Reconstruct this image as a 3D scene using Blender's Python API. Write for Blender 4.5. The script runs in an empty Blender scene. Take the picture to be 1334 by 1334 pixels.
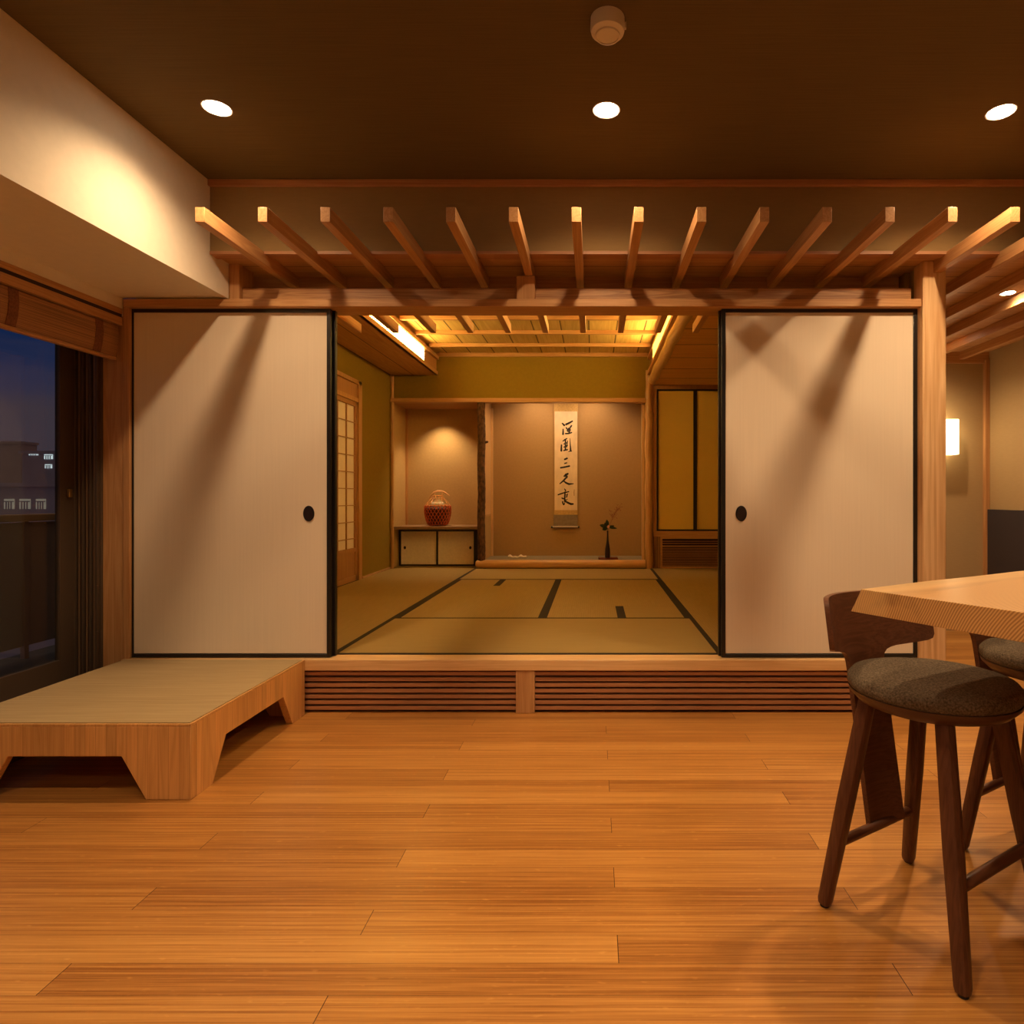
import bpy, bmesh, math, random
from mathutils import Vector, Matrix
random.seed(7)
C = bpy.context.scene.collection
sc = bpy.context.scene
E = 1.045                       # eye height
F, VX, VY = 822.0, 773.0, 648.0

# ------------------------------------------------------------------ camera
cam = bpy.data.objects.new('camera', bpy.data.cameras.new('camera'))
C.objects.link(cam)
cam.location = (0, 0, E)
cam.rotation_euler = (math.radians(90), 0, 0)
cam.data.sensor_width = 36
cam.data.lens = 36 * F / 1334
cam.data.shift_x = -(VX - 667) / 1334
cam.data.shift_y = -(667 - VY) / 1334
cam.data.clip_start = 0.02
cam.data.clip_end = 400
sc.camera = cam

# ------------------------------------------------------------------ world: dusk sky
w = bpy.data.worlds.new('dusk_sky'); sc.world = w; w.use_nodes = True
nt = w.node_tree; nt.nodes.clear()
tc = nt.nodes.new('ShaderNodeTexCoord'); sep = nt.nodes.new('ShaderNodeSeparateXYZ')
mp = nt.nodes.new('ShaderNodeMapping'); mp.inputs['Scale'].default_value = (2, 2, 14)
nz = nt.nodes.new('ShaderNodeTexNoise'); nz.inputs['Scale'].default_value = 2.2; nz.inputs['Detail'].default_value = 5
ma = nt.nodes.new('ShaderNodeMath'); ma.operation = 'MULTIPLY_ADD'; ma.inputs[1].default_value = 0.10
cr = nt.nodes.new('ShaderNodeValToRGB')
bg = nt.nodes.new('ShaderNodeBackground'); out = nt.nodes.new('ShaderNodeOutputWorld')
nt.links.new(tc.outputs['Generated'], mp.inputs[0]); nt.links.new(mp.outputs[0], nz.inputs[0])
nt.links.new(tc.outputs['Generated'], sep.inputs[0])
nt.links.new(nz.outputs[0], ma.inputs[0]); nt.links.new(sep.outputs[2], ma.inputs[2])
nt.links.new(ma.outputs[0], cr.inputs[0])
e = cr.color_ramp.elements
e[0].position = 0.0; e[0].color = (0.060, 0.042, 0.050, 1)
e[1].position = 0.30; e[1].color = (0.002, 0.016, 0.080, 1)
x = e.new(0.15); x.color = (0.060, 0.044, 0.062, 1)
x = e.new(0.20); x.color = (0.034, 0.034, 0.080, 1)
x = e.new(0.24); x.color = (0.004, 0.020, 0.085, 1)
x = e.new(0.55); x.color = (0.16, 0.115, 0.09, 1)  # warm glow overhead, out of view, added to light the railing and buildings
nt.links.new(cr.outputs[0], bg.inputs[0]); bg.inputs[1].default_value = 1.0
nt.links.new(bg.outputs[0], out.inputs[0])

# ------------------------------------------------------------------ exposure
vs = sc.view_settings
vs.view_transform = 'Standard'; vs.look = 'None'; vs.gamma = 1; vs.use_curve_mapping = False
vs.exposure = 0.0
WARM = (1.0, 0.655, 0.36)
DOWN_W = 72.0        # main downlights nearest the rafters
BACK_W = 57.0        # the rows behind them
COVE_E = 36.0        # glowing paper of the tatami room coves
TOKO_W = 17.0
WAKI_W = 40
HALL_W = 80.0

# ------------------------------------------------------------------ helpers
def lin(r, g, b):
    f = lambda c: ((c / 255 + 0.055) / 1.055) ** 2.4 if c > 10 else c / 255 / 12.92
    return (f(r), f(g), f(b), 1)

def tag(o, label=None, cat=None, group=None, kind=None):
    if label: o['label'] = label
    if cat: o['category'] = cat
    if group: o['group'] = group
    if kind: o['kind'] = kind
    return o

def thing(name, label, cat, loc=(0, 0, 0), rz=0, group=None):
    o = bpy.data.objects.new(name, None); C.objects.link(o)
    o.location = loc; o.rotation_euler = (0, 0, rz); o.empty_display_size = 0.05
    return tag(o, label, cat, group)

def wloc(o):
    v = Vector((0, 0, 0))
    while o is not None:
        v += o.location; o = o.parent
    return v

class MB:
    """collects shapes in world coordinates (or local ones under a rotated / copied thing)"""
    def __init__(s): s.bm = bmesh.new()
    def box(s, x0, x1, y0, y1, z0, z1):
        if x0 > x1: x0, x1 = x1, x0
        if y0 > y1: y0, y1 = y1, y0
        if z0 > z1: z0, z1 = z1, z0
        v = [s.bm.verts.new(p) for p in ((x0,y0,z0),(x1,y0,z0),(x1,y1,z0),(x0,y1,z0),(x0,y0,z1),(x1,y0,z1),(x1,y1,z1),(x0,y1,z1))]
        for f in ((3,2,1,0),(4,5,6,7),(0,1,5,4),(1,2,6,5),(2,3,7,6),(3,0,4,7)): s.bm.faces.new([v[i] for i in f])
        return s
    def prism(s, pts, a, b, axis='y'):
        """closed polygon pts (u,v) extruded a..b along axis"""
        def P(u, v, t):
            return {'y': (u, t, v), 'x': (t, u, v), 'z': (u, v, t)}[axis]
        A = [s.bm.verts.new(P(u, v, a)) for u, v in pts]; B = [s.bm.verts.new(P(u, v, b)) for u, v in pts]
        n = len(pts)
        s.bm.faces.new(A); s.bm.faces.new(B[::-1])
        for i in range(n): s.bm.faces.new((A[i], B[i], B[(i+1) % n], A[(i+1) % n]))
        return s
    def tube(s, pts, r, n=12, cap=True, sq=0):
        """swept tube through pts with radius r (number or list)"""
        pts = [Vector(p) for p in pts]; m = len(pts)
        if not isinstance(r, (list, tuple)): r = [r] * m
        rings = []
        t0 = (pts[1] - pts[0]).normalized()
        up = Vector((0, 0, 1)) if abs(t0.z) < 0.9 else Vector((0, 1, 0))
        u = t0.cross(up).normalized()
        for i, p in enumerate(pts):
            t = (pts[min(i+1, m-1)] - pts[max(i-1, 0)]).normalized()
            u = (u - t * u.dot(t)).normalized(); v = t.cross(u)
            ring = []
            for k in range(n):
                a = 2 * math.pi * k / n
                ca, sa = math.cos(a), math.sin(a)
                rr = r[i]
                if sq:
                    rr = r[i] / (abs(ca) ** sq + abs(sa) ** sq) ** (1 / sq)
                ring.append(s.bm.verts.new(p + u * ca * rr + v * sa * rr))
            rings.append(ring)
        for a, b in zip(rings, rings[1:]):
            for k in range(n): s.bm.faces.new((a[k], a[(k+1) % n], b[(k+1) % n], b[k]))
        if cap: s.bm.faces.new(rings[0][::-1]); s.bm.faces.new(rings[-1])
        return s
    def lathe(s, prof, c=(0, 0, 0), n=32, cap=True, sy=1.0):
        rings = []
        for r, z in prof:
            if r < 1e-6: rings.append([s.bm.verts.new((c[0], c[1], c[2] + z))])
            else: rings.append([s.bm.verts.new((c[0] + r * math.cos(2*math.pi*k/n), c[1] + sy * r * math.sin(2*math.pi*k/n), c[2] + z)) for k in range(n)])
        for a, b in zip(rings, rings[1:]):
            for k in range(n):
                q = [a[k % len(a)], a[(k+1) % len(a)], b[(k+1) % len(b)], b[k % len(b)]]
                q2 = []
                for v in q:
                    if v not in q2: q2.append(v)
                if len(q2) > 2: s.bm.faces.new(q2)
        if cap:
            if len(rings[0]) > 1: s.bm.faces.new(rings[0][::-1])
            if len(rings[-1]) > 1: s.bm.faces.new(rings[-1])
        return s
    def build(s, name, mat, parent=None, smooth=False, bevel=0, origin=None, local=False, seg=2):
        bm = s.bm
        bmesh.ops.recalc_face_normals(bm, faces=bm.faces)
        co = [v.co for v in bm.verts]
        lo = Vector([min(c[i] for c in co) for i in range(3)]); hi = Vector([max(c[i] for c in co) for i in range(3)])
        if local: base = Vector((0, 0, 0)); off = Vector((0, 0, 0))
        elif parent is not None: base = wloc(parent); off = Vector((0, 0, 0))
        else:
            base = Vector(origin) if origin else Vector(((lo.x+hi.x)/2, (lo.y+hi.y)/2, lo.z)); off = base
        for v in bm.verts: v.co -= base
        me = bpy.data.meshes.new(name); bm.to_mesh(me); bm.free()
        o = bpy.data.objects.new(name, me); C.objects.link(o)
        if parent is not None: o.parent = parent
        else: o.location = off
        if mat: me.materials.append(mat)
        if smooth:
            for p in me.polygons: p.use_smooth = True
            me.set_sharp_from_angle(angle=math.radians(40))
        if bevel:
            m = o.modifiers.new('bevel', 'BEVEL'); m.width = bevel; m.segments = seg; m.limit_method = 'ANGLE'; m.angle_limit = math.radians(40)
            for p in me.polygons: p.use_smooth = True
            me.set_sharp_from_angle(angle=math.radians(35))
        return o

def struct(name, mb, mat, parent=None, **k):
    o = mb.build(name, mat, parent, **k)
    if parent is None: o['kind'] = 'structure'
    return o
def box(*a): return MB().box(*a)
def children(o): return [c for c in bpy.data.objects if c.parent == o]
def copy_tree(o, parent=None):
    c = o.copy(); C.objects.link(c)
    if parent: c.parent = parent
    for ch in children(o): copy_tree(ch, c)
    return c

# ------------------------------------------------------------------ materials
def newmat(name):
    m = bpy.data.materials.new(name); m.use_nodes = True
    n = m.node_tree; b = n.nodes['Principled BSDF']
    return m, n, b
def plain(name, col, rough=0.6, noise=0.0, nscale=(1, 1, 1), ns=8.0, bump=0.0, metal=0.0, spec=0.5):
    m, n, b = newmat(name)
    b.inputs['Base Color'].default_value = col; b.inputs['Roughness'].default_value = rough
    b.inputs['Metallic'].default_value = metal; b.inputs['Specular IOR Level'].default_value = spec
    if noise or bump:
        t = n.nodes.new('ShaderNodeTexCoord'); mp = n.nodes.new('ShaderNodeMapping'); mp.inputs['Scale'].default_value = nscale
        z = n.nodes.new('ShaderNodeTexNoise'); z.inputs['Scale'].default_value = ns; z.inputs['Detail'].default_value = 6
        n.links.new(t.outputs['Object'], mp.inputs[0]); n.links.new(mp.outputs[0], z.inputs[0])
        if noise:
            r = n.nodes.new('ShaderNodeMapRange'); r.inputs['From Min'].default_value = .3; r.inputs['From Max'].default_value = .7
            r.inputs['To Min'].default_value = 1 - noise; r.inputs['To Max'].default_value = 1 + noise
            v = n.nodes.new('ShaderNodeVectorMath'); v.operation = 'SCALE'; v.inputs[0].default_value = col[:3]
            n.links.new(z.outputs[0], r.inputs[0]); n.links.new(r.outputs[0], v.inputs['Scale']); n.links.new(v.outputs[0], b.inputs['Base Color'])
        if bump:
            bp = n.nodes.new('ShaderNodeBump'); bp.inputs['Strength'].default_value = bump; bp.inputs['Distance'].default_value = .002
            n.links.new(z.outputs[0], bp.inputs['Height']); n.links.new(bp.outputs[0], b.inputs['Normal'])
    return m
def wood(name, c1, c2, axis='x', rough=0.5, ring=16.0, seams=None, spec=0.4, contrast=1.0, plank=0.0, gap=.006, dark=.25):
    """straight grained timber: wave bands warped by noise, stretched along axis; seams=(axis, pitch) draws board joints"""
    m, n, b = newmat(name); L = n.links.new
    t = n.nodes.new('ShaderNodeTexCoord'); oi = n.nodes.new('ShaderNodeObjectInfo')
    add = n.nodes.new('ShaderNodeVectorMath'); add.operation = 'ADD'
    mul = n.nodes.new('ShaderNodeMath'); mul.operation = 'MULTIPLY'; mul.inputs[1].default_value = 7.3
    L(oi.outputs['Random'], mul.inputs[0]); L(t.outputs['Object'], add.inputs[0]); L(mul.outputs[0], add.inputs[1])
    src = add.outputs[0]
    fac_extra = None
    if seams:
        sp = n.nodes.new('ShaderNodeSeparateXYZ'); L(t.outputs['Object'], sp.inputs[0])
        dv = n.nodes.new('ShaderNodeMath'); dv.operation = 'DIVIDE'; dv.inputs[1].default_value = seams[1]
        L(sp.outputs['xyz'.index(seams[0])], dv.inputs[0])
        fl = n.nodes.new('ShaderNodeMath'); fl.operation = 'FLOOR'; L(dv.outputs[0], fl.inputs[0])
        wn = n.nodes.new('ShaderNodeTexWhiteNoise'); wn.noise_dimensions = '1D'; L(fl.outputs[0], wn.inputs['W'])
        v2 = n.nodes.new('ShaderNodeVectorMath'); v2.operation = 'SCALE'; v2.inputs['Scale'].default_value = 5.0
        L(wn.outputs['Color'], v2.inputs[0])
        a2 = n.nodes.new('ShaderNodeVectorMath'); a2.operation = 'ADD'; L(src, a2.inputs[0]); L(v2.outputs[0], a2.inputs[1]); src = a2.outputs[0]
        fr = n.nodes.new('ShaderNodeMath'); fr.operation = 'FRACT'; L(dv.outputs[0], fr.inputs[0])
        pp = n.nodes.new('ShaderNodeMath'); pp.operation = 'GREATER_THAN'; pp.inputs[1].default_value = 1 - gap / seams[1]
        L(fr.outputs[0], pp.inputs[0])
        fac_extra = (pp.outputs[0], wn.outputs['Value'])
    mp = n.nodes.new('ShaderNodeMapping'); s = [ring, ring, ring]; s['xyz'.index(axis)] = ring * 0.045; mp.inputs['Scale'].default_value = s
    L(src, mp.inputs[0])
    nz = n.nodes.new('ShaderNodeTexNoise'); nz.inputs['Scale'].default_value = 1.0; nz.inputs['Detail'].default_value = 4; nz.inputs['Distortion'].default_value = .6
    L(mp.outputs[0], nz.inputs[0])
    wv = n.nodes.new('ShaderNodeMath'); wv.operation = 'MULTIPLY'; wv.inputs[1].default_value = 9.0; L(nz.outputs[0], wv.inputs[0])
    fr2 = n.nodes.new('ShaderNodeMath'); fr2.operation = 'PINGPONG'; fr2.inputs[1].default_value = 0.5; L(wv.outputs[0], fr2.inputs[0])
    mp2 = n.nodes.new('ShaderNodeMapping'); s2 = [ring*9]*3; s2['xyz'.index(axis)] = ring * 0.3; mp2.inputs['Scale'].default_value = s2; L(src, mp2.inputs[0])
    nf = n.nodes.new('ShaderNodeTexNoise'); nf.inputs['Scale'].default_value = 1.0; nf.inputs['Detail'].default_value = 3; L(mp2.outputs[0], nf.inputs[0])
    mx = n.nodes.new('ShaderNodeMath'); mx.operation = 'MULTIPLY_ADD'; mx.inputs[1].default_value = 1.1 * contrast
    L(fr2.outputs[0], mx.inputs[0]); L(nf.outputs[0], mx.inputs[2])
    sb = n.nodes.new('ShaderNodeMath'); sb.operation = 'SUBTRACT'; sb.inputs[1].default_value = .28; sb.use_clamp = True; L(mx.outputs[0], sb.inputs[0])
    ra = n.nodes.new('ShaderNodeValToRGB'); ra.color_ramp.elements[0].color = c1; ra.color_ramp.elements[1].color = c2
    L(sb.outputs[0], ra.inputs[0]); col = ra.outputs[0]
    if fac_extra:
        if plank:
            r = n.nodes.new('ShaderNodeMapRange'); r.inputs['To Min'].default_value = 1-plank; r.inputs['To Max'].default_value = 1+plank*.6
            L(fac_extra[1], r.inputs[0]); v = n.nodes.new('ShaderNodeVectorMath'); v.operation = 'SCALE'; L(col, v.inputs[0]); L(r.outputs[0], v.inputs['Scale']); col = v.outputs[0]
        q = n.nodes.new('ShaderNodeMix'); q.data_type = 'RGBA'; L(fac_extra[0], q.inputs[0]); L(col, q.inputs[6]); q.inputs[7].default_value = (c2[0]*dark, c2[1]*dark*.9, c2[2]*dark*.9, 1); col = q.outputs[2]
    L(col, b.inputs['Base Color']); b.inputs['Roughness'].default_value = rough; b.inputs['Specular IOR Level'].default_value = spec
    return m
def emit(name, col, strength):
    m, n, b = newmat(name)
    b.inputs['Base Color'].default_value = (.8, .8, .8, 1)
    b.inputs['Emission Color'].default_value = (*col[:3], 1); b.inputs['Emission Strength'].default_value = strength
    return m
M = {}
HC1, HC2 = (0.58, 0.33, 0.14, 1), (0.42, 0.195, 0.070, 1)
for a in 'xyz': M['wood_' + a] = wood('cypress_' + a, HC1, HC2, a, 0.45)
M['sill'] = wood('pale_cypress_sill', (0.82, 0.55, 0.27, 1), (0.66, 0.40, 0.165, 1), 'x', 0.35)
M['post'] = wood('cypress_post', (0.82, 0.57, 0.31, 1), (0.56, 0.31, 0.13, 1), 'z', 0.45, ring=9)
M['sill_z'] = wood('pale_cypress_upright', (0.74, 0.50, 0.27, 1), (0.60, 0.36, 0.17, 1), 'z', 0.35)
M['slat'] = wood('louvre_slat_wood', (0.46, 0.22, 0.10, 1), (0.34, 0.14, 0.06, 1), 'x', 0.5)
M['board_x'] = wood('ceiling_board_x', (0.56, 0.33, 0.15, 1), (0.42, 0.21, 0.085, 1), 'x', 0.6, seams=('y', .25), ring=10)
M['board_y'] = wood('ceiling_board_y', (0.74, 0.52, 0.19, 1), (0.56, 0.35, 0.09, 1), 'y', 0.6, seams=('x', .262), ring=8, plank=.15, gap=.012, dark=.2)
M['board_soffit'] = wood('low_ceiling_board', (0.60, 0.36, 0.13, 1), (0.45, 0.23, 0.07, 1), 'y', 0.6, seams=('x', .25), ring=10, gap=.010)
M['board_low'] = wood('reed_low_ceiling', (0.78, 0.46, 0.15, 1), (0.60, 0.32, 0.095, 1), 'x', 0.65, seams=('y', .485), ring=8, gap=.018, dark=.2)
M['dais'] = wood('laminated_dais_wood', (0.80, 0.45, 0.16, 1), (0.62, 0.31, 0.095, 1), 'z', 0.42, seams=('x', .036), ring=18, plank=.14, gap=.001, dark=.8)
M['dais_side'] = wood('laminated_dais_side', (0.80, 0.45, 0.16, 1), (0.62, 0.31, 0.095, 1), 'z', 0.42, seams=('y', .036), ring=18, plank=.14, gap=.001, dark=.8)
M['walnut_z'] = wood('walnut_upright', (0.135, 0.052, 0.026, 1), (0.07, 0.024, 0.012, 1), 'z', 0.38, ring=22)
M['walnut_x'] = wood('walnut_bent_back', (0.16, 0.062, 0.030, 1), (0.085, 0.03, 0.014, 1), 'x', 0.38, ring=22)
M['log'] = wood('polished_log', (0.66, 0.42, 0.17, 1), (0.50, 0.27, 0.09, 1), 'y', 0.3, ring=8)
M['log_x'] = wood('polished_log_sill', (0.72, 0.44, 0.18, 1), (0.58, 0.31, 0.11, 1), 'x', 0.28, ring=8)
M['log_z'] = wood('polished_log_post', (0.64, 0.38, 0.16, 1), (0.40, 0.19, 0.065, 1), 'z', 0.35, ring=11)
M['shoji_wood'] = wood('shoji_frame_wood', (0.48, 0.25, 0.11, 1), (0.36, 0.165, 0.065, 1), 'z', 0.5)
M['paper'] = plain('fusuma_paper', (0.80, 0.70, 0.55, 1), 0.8, noise=.02, nscale=(60, 1, 1.2), ns=2.0, spec=.2)
M['cab_paper'] = plain('patterned_cabinet_paper', (0.93, 0.86, 0.78, 1), 0.8, noise=.05, nscale=(1, 1, 1), ns=40, spec=.2)
M['gold_paper'] = plain('ochre_closet_paper', (0.74, 0.52, 0.12, 1), 0.7, noise=.03, ns=3, spec=.2)
M['shoji_paper'] = plain('shoji_paper', (0.82, 0.70, 0.60, 1), 0.8, noise=.04, ns=5)
M['black'] = plain('black_lacquer', (0.012, 0.010, 0.009, 1), 0.35)
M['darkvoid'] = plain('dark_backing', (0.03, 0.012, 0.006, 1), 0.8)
M['plaster'] = plain('cream_plaster', (0.80, 0.73, 0.60, 1), 0.85, noise=.02, ns=30, bump=.15, spec=.2)
M['wall_tan'] = plain('tan_wallpaper', (0.42, 0.30, 0.15, 1), 0.85, noise=.03, nscale=(1, 1, 6), ns=20, bump=.15, spec=.2)
M['wall_upper'] = plain('olive_brown_wallpaper', (0.27, 0.170, 0.068, 1), 0.85, noise=.03, nscale=(1, 1, 6), ns=20, bump=.15, spec=.2)
M['wall_olive'] = plain('olive_earth_plaster', (0.25, 0.160, 0.018, 1), 0.9, noise=.04, ns=40, bump=.2, spec=.15)
M['wall_toko'] = plain('brown_earth_plaster', (0.42, 0.265, 0.12, 1), 0.9, noise=.04, ns=40, bump=.2, spec=.15)
M['wall_waki'] = plain('sand_earth_plaster', (0.50, 0.34, 0.16, 1), 0.9, noise=.04, ns=40, bump=.2, spec=.15)
M['ceiling'] = plain('brown_grasscloth', (0.13, 0.088, 0.036, 1), 0.8, noise=.10, nscale=(.6, 40, 1), ns=6, bump=.1, spec=.2)
M['charcoal'] = plain('charcoal_panel', (0.035, 0.03, 0.04, 1), 0.6)
M['alu'] = plain('bronze_aluminium', (0.075, 0.050, 0.034, 1), 0.4)
M['alu2'] = plain('bronze_aluminium_edge', (0.16, 0.10, 0.06, 1), 0.35)
M['brass'] = plain('brass', (0.75, 0.5, 0.2, 1), 0.3, metal=1)
M['white_plastic'] = plain('white_plastic', (0.70, 0.62, 0.52, 1), 0.4)
M['bark'] = plain('rough_bark', (0.095, 0.042, 0.020, 1), 0.9, noise=.75, nscale=(1, 1, .5), ns=45, bump=1.0)
M['fabric'] = plain('charcoal_tweed', (0.125, 0.094, 0.062, 1), 0.95, noise=.55, ns=230, bump=.6, spec=.15)
M['rubber'] = plain('black_rubber', (.01, .01, .01, 1), .7)
M['concrete'] = plain('balcony_concrete', (.16, .15, .14, 1), .9, noise=.1, ns=12)
M['railpanel'] = plain('smoked_balcony_panel', (.52, .38, .30, 1), .5)
M['rail'] = plain('painted_handrail', (.75, .45, .20, 1), .5)
M['bldg'] = plain('night_facade', (.45, .38, .42, 1), .9, noise=.1, ns=.4)
M['bldg2'] = plain('night_facade_brown', (.50, .36, .32, 1), .9, noise=.1, ns=.4)
M['winlit'] = emit('lit_window', (.95, .85, .58), .15)
M['winlit2'] = emit('cold_lit_window', (.75, .9, .95), .9)
M['lamp'] = emit('downlight_lens', (1.0, .80, .55), 40)
M['cove'] = emit('glowing_cove_paper', (1.0, .64, .17), COVE_E)
M['sconce'] = emit('glowing_sconce_paper', (1.0, .72, .38), 5.0)
M['scroll_paper'] = plain('aged_scroll_paper', (0.80, 0.62, 0.42, 1), .85, noise=.10, nscale=(1, 1, .6), ns=14)
M['scroll_tan'] = plain('tan_scroll_silk', (0.56, 0.36, 0.13, 1), .8, noise=.15, ns=50)
M['scroll_grey'] = plain('grey_scroll_silk', (0.24, 0.185, 0.125, 1), .8, noise=.15, ns=30)
M['ivory'] = plain('ivory', (.75, .62, .5, 1), .4)
M['ink'] = plain('black_ink', (.018, .012, .01, 1), .8)
M['seal'] = plain('faded_ink', (.35, .16, .08, 1), .8)
M['bronze'] = plain('dark_bronze', (.03, .018, .018, 1), .35, metal=.3)
M['lacquer_red'] = plain('dark_red_lacquer', (.14, .018, .010, 1), .25)
M['leaf'] = plain('dark_green_leaf', (.018, .035, .014, 1), .3)
M['bud'] = plain('pale_pink_petal', (.75, .45, .38, 1), .6)
M['berry'] = plain('dull_red_twig', (.22, .045, .02, 1), .6)
M['basket'] = plain('reddish_bamboo', (0.52, 0.095, 0.030, 1), .35, noise=.25, ns=60)
M['vessel'] = plain('pale_basket_vessel', (.92, .88, .78, 1), .15)
M['inner'] = plain('dark_basket_interior', (.06, .012, .008, 1), .6)
M['cloth'] = plain('white_folded_cloth', (.82, .68, .52, 1), .8)
M['stone_mat'] = plain('grey_green_mat', (.28, .24, .17, 1), .8, noise=.08, nscale=(1, 30, 1), ns=10)
M['border'] = plain('dark_brown_tatami_border', (.012, .007, .005, 1), .8, noise=.2, ns=80)
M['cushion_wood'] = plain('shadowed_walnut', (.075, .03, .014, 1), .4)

def tatami(name, along, ca=(.285, .195, .058, 1), cb=(.36, .255, .092, 1)):
    m, n, b = newmat(name); L = n.links.new
    t = n.nodes.new('ShaderNodeTexCoord'); mp = n.nodes.new('ShaderNodeMapping')
    mp.inputs['Scale'].default_value = (90, 3, 1) if along == 'y' else (3, 90, 1)
    z = n.nodes.new('ShaderNodeTexNoise'); z.inputs['Scale'].default_value = 1.6; z.inputs['Detail'].default_value = 3
    L(t.outputs['Object'], mp.inputs[0]); L(mp.outputs[0], z.inputs[0])
    wv = n.nodes.new('ShaderNodeTexWave'); wv.wave_type = 'BANDS'; wv.bands_direction = 'X' if along == 'y' else 'Y'
    wv.inputs['Scale'].default_value = 21; wv.inputs['Distortion'].default_value = .4; L(t.outputs['Object'], wv.inputs[0])
    a = n.nodes.new('ShaderNodeMath'); a.operation = 'MULTIPLY_ADD'; a.inputs[1].default_value = .25; L(wv.outputs['Fac'], a.inputs[0]); L(z.outputs[0], a.inputs[2])
    r = n.nodes.new('ShaderNodeValToRGB'); r.color_ramp.elements[0].position = .3; r.color_ramp.elements[1].position = .9
    r.color_ramp.elements[0].color = ca; r.color_ramp.elements[1].color = cb
    L(a.outputs[0], r.inputs[0]); L(r.outputs[0], b.inputs['Base Color']); b.inputs['Roughness'].default_value = .55
    b.inputs['Specular IOR Level'].default_value = .35
    bp = n.nodes.new('ShaderNodeBump'); bp.inputs['Strength'].default_value = .25; bp.inputs['Distance'].default_value = .001
    L(wv.outputs['Fac'], bp.inputs['Height']); L(bp.outputs[0], b.inputs['Normal'])
    return m
M['tatami_x'] = tatami('tatami_weave_x', 'x'); M['tatami_y'] = tatami('tatami_weave_y', 'y'); M['dais_mat'] = tatami('dais_weave', 'x', (.36, .26, .125, 1), (.48, .36, .19, 1))

def floor_mat():
    m, n, b = newmat('bamboo_plank_floor'); L = n.links.new
    def math_(op, a, bb=None, c=None, clamp=False):
        q = n.nodes.new('ShaderNodeMath'); q.operation = op; q.use_clamp = clamp
        for i, v in enumerate((a, bb, c)):
            if v is None: continue
            if isinstance(v, (int, float)): q.inputs[i].default_value = v
            else: L(v, q.inputs[i])
        return q.outputs[0]
    t = n.nodes.new('ShaderNodeTexCoord'); sp = n.nodes.new('ShaderNodeSeparateXYZ'); L(t.outputs['Object'], sp.inputs[0])
    x, y = sp.outputs[0], sp.outputs[1]
    rowf = math_('DIVIDE', math_('SUBTRACT', y, 1.6905), .0917)
    row = math_('FLOOR', rowf); fy = math_('FRACT', rowf)
    u = math_('DIVIDE', math_('ADD', math_('SUBTRACT', x, .056), math_('MULTIPLY', row, .6133)), 1.84)
    pid = math_('FLOOR', u); fx = math_('FRACT', u)
    cmb = n.nodes.new('ShaderNodeCombineXYZ'); L(row, cmb.inputs[0]); L(pid, cmb.inputs[1])
    wn = n.nodes.new('ShaderNodeTexWhiteNoise'); wn.noise_dimensions = '3D'; L(cmb.outputs[0], wn.inputs['Vector'])
    # narrow strips inside each plank
    st = math_('FLOOR', math_('MULTIPLY', rowf, 14.0))
    c2 = n.nodes.new('ShaderNodeCombineXYZ'); L(st, c2.inputs[0]); L(pid, c2.inputs[1])
    wn2 = n.nodes.new('ShaderNodeTexWhiteNoise'); wn2.noise_dimensions = '3D'; L(c2.outputs[0], wn2.inputs['Vector'])
    mp = n.nodes.new('ShaderNodeMapping'); mp.inputs['Scale'].default_value = (3.5, 260, 1); L(t.outputs['Object'], mp.inputs[0])
    nz = n.nodes.new('ShaderNodeTexNoise'); nz.inputs['Scale'].default_value = 1; nz.inputs['Detail'].default_value = 4; L(mp.outputs[0], nz.inputs[0])
    mp3 = n.nodes.new('ShaderNodeMapping'); mp3.inputs['Scale'].default_value = (30, 90, 1); L(t.outputs['Object'], mp3.inputs[0])
    nk = n.nodes.new('ShaderNodeTexNoise'); nk.inputs['Scale'].default_value = 1; nk.inputs['Detail'].default_value = 1; L(mp3.outputs[0], nk.inputs[0])
    knot = math_('MULTIPLY', math_('SUBTRACT', nk.outputs[0], .66, None, True), 1.0)
    v = math_('ADD', math_('MULTIPLY', wn.outputs['Value'], .24), math_('MULTIPLY', wn2.outputs['Value'], .20))
    v = math_('ADD', v, math_('MULTIPLY', nz.outputs[0], .72)); v = math_('ADD', v, knot)
    r = n.nodes.new('ShaderNodeValToRGB'); e = r.color_ramp.elements
    e[0].position = .36; e[0].color = (.29, .110, .024, 1); e[1].position = .92; e[1].color = (.64, .335, .092, 1)
    k = e.new(.6); k.color = (.47, .212, .050, 1)
    L(v, r.inputs[0])
    gy = math_('MAXIMUM', math_('LESS_THAN', fy, .011), math_('GREATER_THAN', fy, .989))
    gx = math_('LESS_THAN', fx, .0011)
    g = math_('MAXIMUM', math_('MULTIPLY', gy, .45), math_('MULTIPLY', gx, .9))
    q = n.nodes.new('ShaderNodeMix'); q.data_type = 'RGBA'; L(g, q.inputs[0]); L(r.outputs[0], q.inputs[6]); q.inputs[7].default_value = (.06, .02, .006, 1)
    L(q.outputs[2], b.inputs['Base Color'])
    b.inputs['Roughness'].default_value = .30; b.inputs['Specular IOR Level'].default_value = .45
    return m
M['floor'] = floor_mat()

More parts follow.
